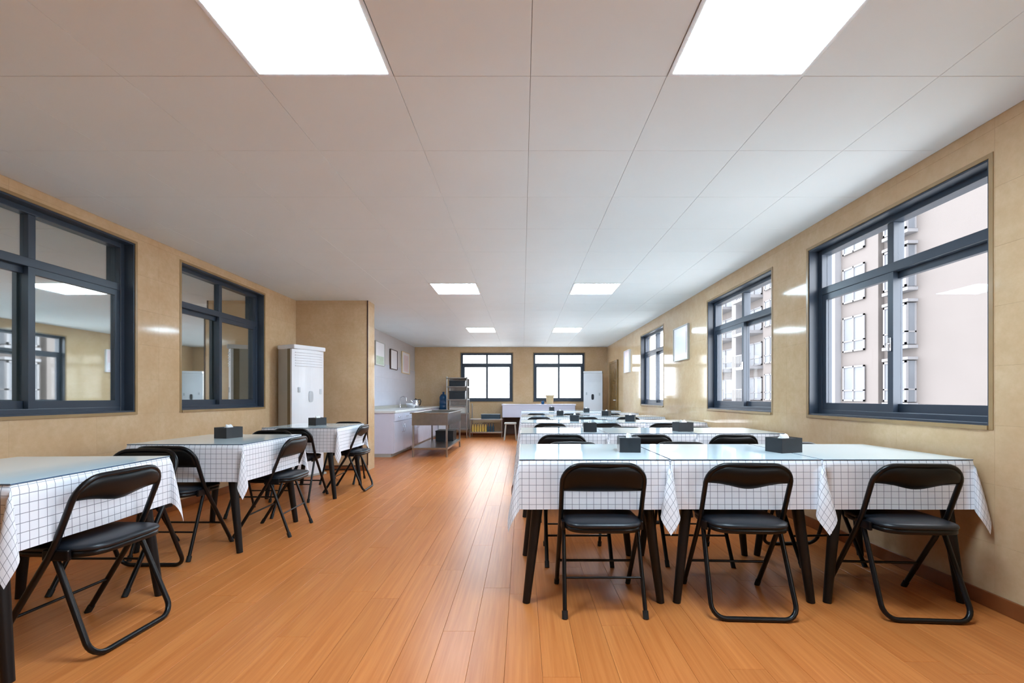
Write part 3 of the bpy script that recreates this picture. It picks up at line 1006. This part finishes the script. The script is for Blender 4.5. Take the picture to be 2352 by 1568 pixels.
# ------------------------------------------------------------------ kitchen corner
CFX = -2.28
CY = [8.06, 9.2, 10.34, 11.48, 12.62]
CN = ['nearest the dining room', 'second from the dining room', 'third from the dining room', 'in the far corner']
for k in range(4):
    y0, y1 = CY[k], CY[k + 1]
    t = thing('base_cabinet', 'white kitchen base cabinet under the worktop, ' + CN[k], 'cabinet', (KX + 0.012, y0, 0), 0, 'kitchen base cabinets')
    w, L = CFX - KX - 0.012, y1 - y0
    MB().rbox((0, 0.002, 0.06), (w - 0.022, L - 0.002, 0.788), 0.003).build('carcass', M['cabinet'], t)
    MB().box((0.0, 0.01, 0.0), (w - 0.07, L - 0.01, 0.06)).build('plinth', M['grey_plastic'], t)
    for q in range(2):
        a, b = L * q / 2 + 0.004, L * (q + 1) / 2 - 0.004
        dd = MB().rbox((w - 0.021, a, 0.07), (w, b, 0.63), 0.003).build('door', M['cabinet'], t)
        hy = b - 0.06 if q == 0 else a + 0.06
        MB().tube([(w, hy, 0.42), (w + 0.022, hy, 0.43), (w + 0.022, hy, 0.55), (w, hy, 0.56)], 0.005, 6).build('handle', M['chrome'], dd)
        dw = MB().rbox((w - 0.021, a, 0.64), (w, b, 0.78), 0.003).build('drawer', M['cabinet'], t)
        MB().tube([(w, (a + b) / 2 - 0.06, 0.71), (w + 0.02, (a + b) / 2 - 0.05, 0.71), (w + 0.02, (a + b) / 2 + 0.05, 0.71), (w, (a + b) / 2 + 0.06, 0.71)], 0.005, 6).build('knob', M['chrome'], dw)
wt = thing('worktop', 'white stone worktop running along the kitchen wall', 'worktop', (KX + 0.012, CY[0], 0.789), 0)
wm = MB()
wL, wW = CY[4] - CY[0] + 0.02, CFX - KX + 0.005
SY0, SY1, SX0, SX1 = 2.5, 3.1, 0.14, 0.58
wm.rbox((0, -0.02, 0), (wW, SY0, 0.04), 0.004); wm.rbox((0, SY1, 0), (wW, wL, 0.04), 0.004)
wm.box((0, SY0, 0), (SX0, SY1, 0.04)); wm.box((SX1, SY0, 0), (wW, SY1, 0.04))
wm.build('slab', M['marble'], wt)
MB().box((0, -0.02, 0.04), (0.02, wL, 0.1)).build('upstand', M['grey_plastic'], wt)
sk = MB(); sk.box((SX0, SY0, 0.0), (SX1, SY1, 0.012)); sk.box((SX0, SY0, 0.012), (SX0 + 0.01, SY1, 0.045)); sk.box((SX1 - 0.01, SY0, 0.012), (SX1, SY1, 0.045))
sk.box((SX0, SY0, 0.012), (SX1, SY0 + 0.01, 0.045)); sk.box((SX0, SY1 - 0.01, 0.012), (SX1, SY1, 0.045))
sk.build('sink_basin', M['steel'], wt)
WTZ = 0.829
ft = thing('kitchen_faucet', 'chrome gooseneck faucet at the back of the white worktop', 'faucet', (KX + 0.085, 10.86, WTZ))
MB().lathe([(0.028, 0), (0.028, 0.02), (0.016, 0.03), (0.016, 0.09)], n=14).build('base', M['chrome'], ft)
gp = [(0, 0, 0.08), (0, 0, 0.2)] + [(0.075 - 0.075 * math.cos(a * math.pi / 8), 0, 0.2 + 0.06 * math.sin(a * math.pi / 8)) for a in range(1, 9)] + [(0.15, 0, 0.15)]
MB().tube(gp, 0.012, 8).build('spout', M['chrome'], ft)
MB().tube([(0, 0.015, 0.07), (0, 0.06, 0.1)], 0.007, 6).build('lever', M['chrome'], ft)
kt = thing('electric_kettle', 'silver kettle with black handle on the worktop', 'kettle', (-2.66, 11.25, WTZ), R(200))
MB().lathe([(0.085, 0), (0.09, 0.02), (0.085, 0.1), (0.065, 0.17), (0.06, 0.18)], n=20).build('body', M['chrome'], kt)
MB().lathe([(0.06, 0.18), (0.045, 0.195), (0.012, 0.2), (0.012, 0.215), (0.005, 0.22)], n=16).build('lid', M['black_tube'], kt)
MB().tube([(-0.06, 0, 0.18), (-0.11, 0, 0.19), (-0.125, 0, 0.14), (-0.11, 0, 0.06), (-0.086, 0, 0.04)], 0.012, 8).build('handle', M['black_tube'], kt)
MB().tube([(0.07, 0, 0.11), (0.12, 0, 0.17)], 0.02, 8, r1=0.01).build('spout', M['chrome'], kt)
for k, (x, y, rr, hh, lab) in enumerate([(-2.72, 10.86, 0.085, 0.1, 'white bowl beside the silver kettle on the worktop'), (-2.6, 10.7, 0.075, 0.07, 'low white bowl at the front of the worktop')]):
    m = MB().lathe([(rr * 0.5, 0), (rr * 0.55, 0.008), (rr * 0.9, hh * 0.6), (rr, hh), (rr * 0.95, hh), (rr * 0.85, hh * 0.6), (rr * 0.4, 0.015)], n=20)
    tag(m.build('bowl', M['white_plastic'], None, (x, y, WTZ)), lab, 'bowl', 'white bowls on the worktop')

# stainless sink table in front of the counter
st = thing('steel_sink_table', 'stainless steel sink table with lower shelf before the kitchen counter', 'sink table', (-1.975, 8.06, 0))
sw, sl, sz = 0.64, 1.72, 0.78
m = MB()
m.box((0, 0, 0.57), (sw, 0.012, sz)); m.box((0, sl - 0.012, 0.57), (sw, sl, sz)); m.box((0, 0.012, 0.57), (0.012, sl - 0.012, sz)); m.box((sw - 0.012, 0.012, 0.57), (sw, sl - 0.012, sz))
m.box((0.012, 0.012, 0.57), (sw - 0.012, sl - 0.012, 0.582)); m.box((0.012, sl * 0.5, 0.582), (sw - 0.012, sl * 0.5 + 0.012, sz - 0.01))
m.build('basin', M['steel'], st)
m = MB(); e = 0.03
m.rbox((-e, -e, sz), (sw + e, 0.02, sz + 0.018), 0.005); m.rbox((-e, sl - 0.02, sz), (sw + e, sl + e, sz + 0.018), 0.005); m.rbox((-e, 0.02, sz), (0.02, sl - 0.02, sz + 0.018), 0.005); m.rbox((sw - 0.02, 0.02, sz), (sw + e, sl - 0.02, sz + 0.018), 0.005)
m.build('rim', M['steel'], st)
for x in (0.02, sw - 0.02):
    for y in (0.02, sl - 0.02):
        MB().tube([(x, y, 0), (x, y, 0.57)], 0.019, 10).build('leg', M['steel'], st)
MB().rbox((0.0, 0.0, 0.135), (sw, sl, 0.17), 0.005).build('shelf', M['steel'], st)
db = thing('plastic_crate', 'dark crate on the lower shelf of the steel sink table', 'crate', (-1.78, 9.25, 0.1705))
m = MB(); m.box((0, 0, 0), (0.36, 0.46, 0.012)); m.box((0, 0, 0.012), (0.36, 0.012, 0.2)); m.box((0, 0.448, 0.012), (0.36, 0.46, 0.2)); m.box((0, 0.012, 0.012), (0.012, 0.448, 0.2)); m.box((0.348, 0.012, 0.012), (0.36, 0.448, 0.2))
m.build('tub', M['box_black'], db)
MB().rbox((-0.008, -0.008, 0.2), (0.368, 0.468, 0.215), 0.004).build('lid', M['box_black'], db)

# tall rack against the far wall
rk = thing('steel_rack', 'tall stainless steel rack against the far wall beside the window', 'rack', (-2.0, 11.82, 0))
rw, rd, rh = 0.56, 0.5, 1.61
for x in (0.018, rw - 0.018):
    for y in (0.018, rd - 0.018):
        MB().tube([(x, y, 0), (x, y, rh)], 0.017, 8).build('post', M['steel'], rk)
SH = [0.2, 0.62, 0.99, 1.33, 1.56]
for z in SH:
    MB().rbox((0, 0, z), (rw, rd, z + 0.03), 0.004).build('shelf', M['steel'], rk)
m = MB()
m.box((0.03, rd - 0.012, 0.2), (rw - 0.03, rd - 0.008, 1.58))
m.build('back_panel', M['steel'], rk)
for k, (z, h, mat, lab) in enumerate([(1.361, 0.15, 'box_black', 'dark tub on the upper shelf of the steel rack'), (1.021, 0.22, 'box_black', 'dark tub on the middle shelf of the steel rack'), (0.651, 0.2, 'grey_plastic', 'grey tub on the lower shelf of the steel rack')]):
    t = thing('storage_tub', lab, 'tub', (-1.93, 11.88, z), 0, 'tubs on the steel rack')
    m = MB(); m.rbox((0, 0, 0), (0.42, 0.36, h * 0.8), 0.012); m.build('tub_body', M[mat], t)
    MB().rbox((-0.008, -0.008, h * 0.8), (0.428, 0.368, h), 0.008).build('tub_rim', M['steel'] if k == 2 else M[mat], t)

# blue water jug on a stand
wd = thing('water_stand', 'low white stand carrying the blue water jug', 'stand', (-2.16, 12.35, 0))
MB().rbox((-0.11, -0.15, 0.0), (0.11, 0.15, 0.70), 0.01).build('stand_body', M['white_plastic'], wd)
MB().rbox((-0.115, -0.155, 0.70), (0.115, 0.155, 0.74), 0.008).build('stand_top', M['grey_plastic'], wd)
bj = thing('water_jug', 'dark blue water jug beside the steel rack', 'jug', (-2.16, 12.35, 0.7405))
MB().lathe([(0.1, 0), (0.108, 0.015), (0.108, 0.1), (0.102, 0.115), (0.108, 0.13), (0.108, 0.23), (0.102, 0.245), (0.108, 0.26), (0.108, 0.34), (0.07, 0.4), (0.03, 0.425), (0.03, 0.45)], n=20).build('bottle', M['blue'], bj)
MB().lathe([(0.033, 0.45), (0.033, 0.475), (0.02, 0.48)], n=14).build('cap', M['blue'], bj)

# low two-tier steel shelf
lw = thing('low_steel_shelf', 'low two-tier steel shelf under the left far window', 'shelf', (-1.40, 11.95, 0))
w, d = 0.87, 0.5
for x in (0.015, w - 0.015):
    for y in (0.015, d - 0.015):
        MB().tube([(x, y, 0), (x, y, 0.49 if y < 0.1 else 0.9)], 0.015, 8).build('post', M['steel'], lw)
for z in (0.12, 0.46):
    MB().rbox((0, 0, z), (w, d, z + 0.035), 0.004).build('tier', M['steel'], lw)
for k in range(9):
    x = -1.40 + 0.075 + k * 0.068
    mat = M['oil'] if k < 6 else M['navy']
    lab = 'bottle of yellow oil on the low steel shelf, number %s from the rack' % ['one', 'two', 'three', 'four', 'five', 'six'][k] if k < 6 else 'dark bottle on the low steel shelf, %s after the yellow ones' % ['first', 'second', 'third'][k - 6]
    t = thing('oil_bottle', lab, 'bottle', (x, 12.06 , 0.1555), 0, 'bottles on the low steel shelf')
    MB().lathe([(0.026, 0), (0.028, 0.01), (0.028, 0.12), (0.012, 0.17), (0.012, 0.2)], n=12).build('bottle_body', mat, t)
    MB().lathe([(0.014, 0.2), (0.014, 0.225), (0.008, 0.228)], n=10).build('cap', M['brown'], t)
nb = thing('storage_box', 'dark teal box lying on top of the low steel shelf', 'box', (-1.1, 12.02, 0.4955))
MB().rbox((0, 0, 0), (0.5, 0.34, 0.09), 0.008).build('box_body', M['navy'], nb)
MB().rbox((-0.006, -0.006, 0.09), (0.506, 0.346, 0.125), 0.008).build('lid', M['navy'], nb)

# white bench along the far wall
fb = thing('serving_bench', 'pale serving bench along the far wall between the windows', 'bench', (-0.56, 12.13, 0))
w, d = 2.0, 0.55
MB().rbox((0, 0, 0.85), (w, d, 0.885), 0.005).build('bench_top', M['cabinet'], fb)
MB().rbox((0.02, 0.01, 0.53), (w - 0.02, 0.03, 0.85), 0.004).build('front_panel', M['cabinet'], fb)
MB().rbox((0.02, 0.03, 0.53), (0.04, d - 0.01, 0.85), 0.004).build('side_panel', M['cabinet'], fb)
for x in (0.03, w - 0.03):
    for y in (0.04, d - 0.04):
        MB().rbox((x - 0.02, y - 0.02, 0), (x + 0.02, y + 0.02, 0.85), 0.003).build('leg', M['brown'], fb)
MB().box((0.05, d - 0.03, 0.05), (w - 0.05, d - 0.01, 0.85)).build('back_panel', M['brown'], fb)
stl = thing('plastic_stool', 'pale grey plastic stool before the serving bench', 'stool', (-0.30, 11.3, 0))
MB().rbox((-0.15, -0.15, 0.4), (0.15, 0.15, 0.44), 0.012).build('seat', M['grey_plastic'], stl)
for sx in (-1, 1):
    for sy in (-1, 1):
        MB().tube([(sx * 0.15, sy * 0.15, 0), (sx * 0.115, sy * 0.115, 0.405)], 0.018, 8).build('leg', M['grey_plastic'], stl)
kb = thing('paper_bucket', 'beige bucket with wide rim standing on the serving bench', 'bucket', (0.75, 12.35, 0.8855))
MB().lathe([(0.085, 0), (0.09, 0.01), (0.105, 0.2), (0.1, 0.2), (0.08, 0.02)], n=18).build('bucket_body', M['kraft'], kb)
MB().lathe([(0.105, 0.2), (0.125, 0.21), (0.125, 0.235), (0.1, 0.24)], n=18).build('rim', M['kraft'], kb)
bp = thing('small_pot', 'small dark blue pot on the serving bench', 'pot', (0.55, 12.2, 0.8855))
MB().lathe([(0.03, 0), (0.045, 0.02), (0.045, 0.06), (0.035, 0.075)], n=14).build('pot_body', M['blue'], bp)
MB().lathe([(0.036, 0.075), (0.03, 0.085), (0.008, 0.09), (0.008, 0.1)], n=12).build('lid', M['blue'], bp)

# ------------------------------------------------------------------ outside the right windows
GZ = -12.0
structure(MB().box((-60, -40, GZ - 0.5), (120, 140, GZ)).build('ground', M['ground']))
ab = thing('apartment_building', 'peach and white apartment building seen through the right windows', 'building', (20.6, 18, GZ))
MB().box((0, -2.0, 0), (9, 42, 36)).build('wall', M['facade'], ab)
MB().box((-0.35, 7.7, 0), (0, 20, 36)).build('wall_bay', M['facade'], ab)
for ya, yb in ((10.68, 11.5), (16.3, 17.0), (24.0, 24.8), (30.5, 31.2)):
    MB().box((-0.75, ya, 0), (0, yb, 36)).build('column', M['facade_white'], ab)
def far_window(y0, y1, z0, z1, dep=0.0, bay=False):
    x = -dep
    m = MB(); e = 0.1
    if bay: m.box((x - 0.55, y0 - 0.1, z0 - 0.22), (x, y1 + 0.1, z0 - 0.05))
    if bay: m.box((x - 0.55, y0 - 0.1, z1 + 0.05), (x, y1 + 0.1, z1 + 0.2))
    xf = x - (0.5 if bay else 0.06)
    m.box((xf - 0.06, y0, z0), (xf, y0 + e, z1)); m.box((xf - 0.06, y1 - e, z0), (xf, y1, z1))
    m.box((xf - 0.06, y0, z1 - e), (xf, y1, z1)); m.box((xf - 0.06, y0, z0), (xf, y1, z0 + e))
    ym = (y0 + y1) / 2
    m.box((xf - 0.06, ym - 0.04, z0), (xf, ym + 0.04, z1)); m.box((xf - 0.06, y0, z0 + 0.62), (xf, y1, z0 + 0.7))
    if bay:
        m.box((xf, y0, z0), (xf + 0.08, y0 + 0.04, z1)); m.box((x - 0.08, y0, z0), (x, y0 + 0.04, z1)); m.box((xf, y0, z0 + 0.62), (x, y0 + 0.04, z0 + 0.7))
    fr = m.build('window', M['facade_white'], ab)
    pm_ = MB().box((xf - 0.01, y0 + e, z0 + e), (xf, y1 - e, z1 - e))
    if bay: pm_.box((xf, y0 + 0.02, z0), (x, y0 + 0.05, z1))
    pm_.build('pane', M['far_glass'], fr)
for k in range(-1, 6):
    z = -GZ + 0.83 + 3.03 * k
    far_window(5.6, 7.1, z, z + 2.16, 0.0, True)
    far_window(8.6, 10.4, z, z + 2.16, 0.35)
    far_window(11.8, 13.3, z, z + 2.16, 0.35)
    far_window(13.9, 15.9, z, z + 2.16, 0.35)
    far_window(18.0, 19.6, z, z + 2.16, 0.35)
    for ya, yb in ((20.4, 23.6), (25.6, 29.6)):
        far_window(ya + 0.3, yb - 0.3, z, z + 2.0)
        MB().box((-1.3, ya, z - 0.35), (0, yb, z - 0.1)).build('balcony_slab', M['facade_white'], ab)
        rm = MB(); rm.box((-1.3, ya, z + 0.9), (-1.22, yb, z + 0.98))
        q = ya
        while q < yb:
            rm.box((-1.28, q, z - 0.1), (-1.24, q + 0.05, z + 0.9)); q += 0.28
        rm.build('balcony_railing', M['facade_white'], ab)
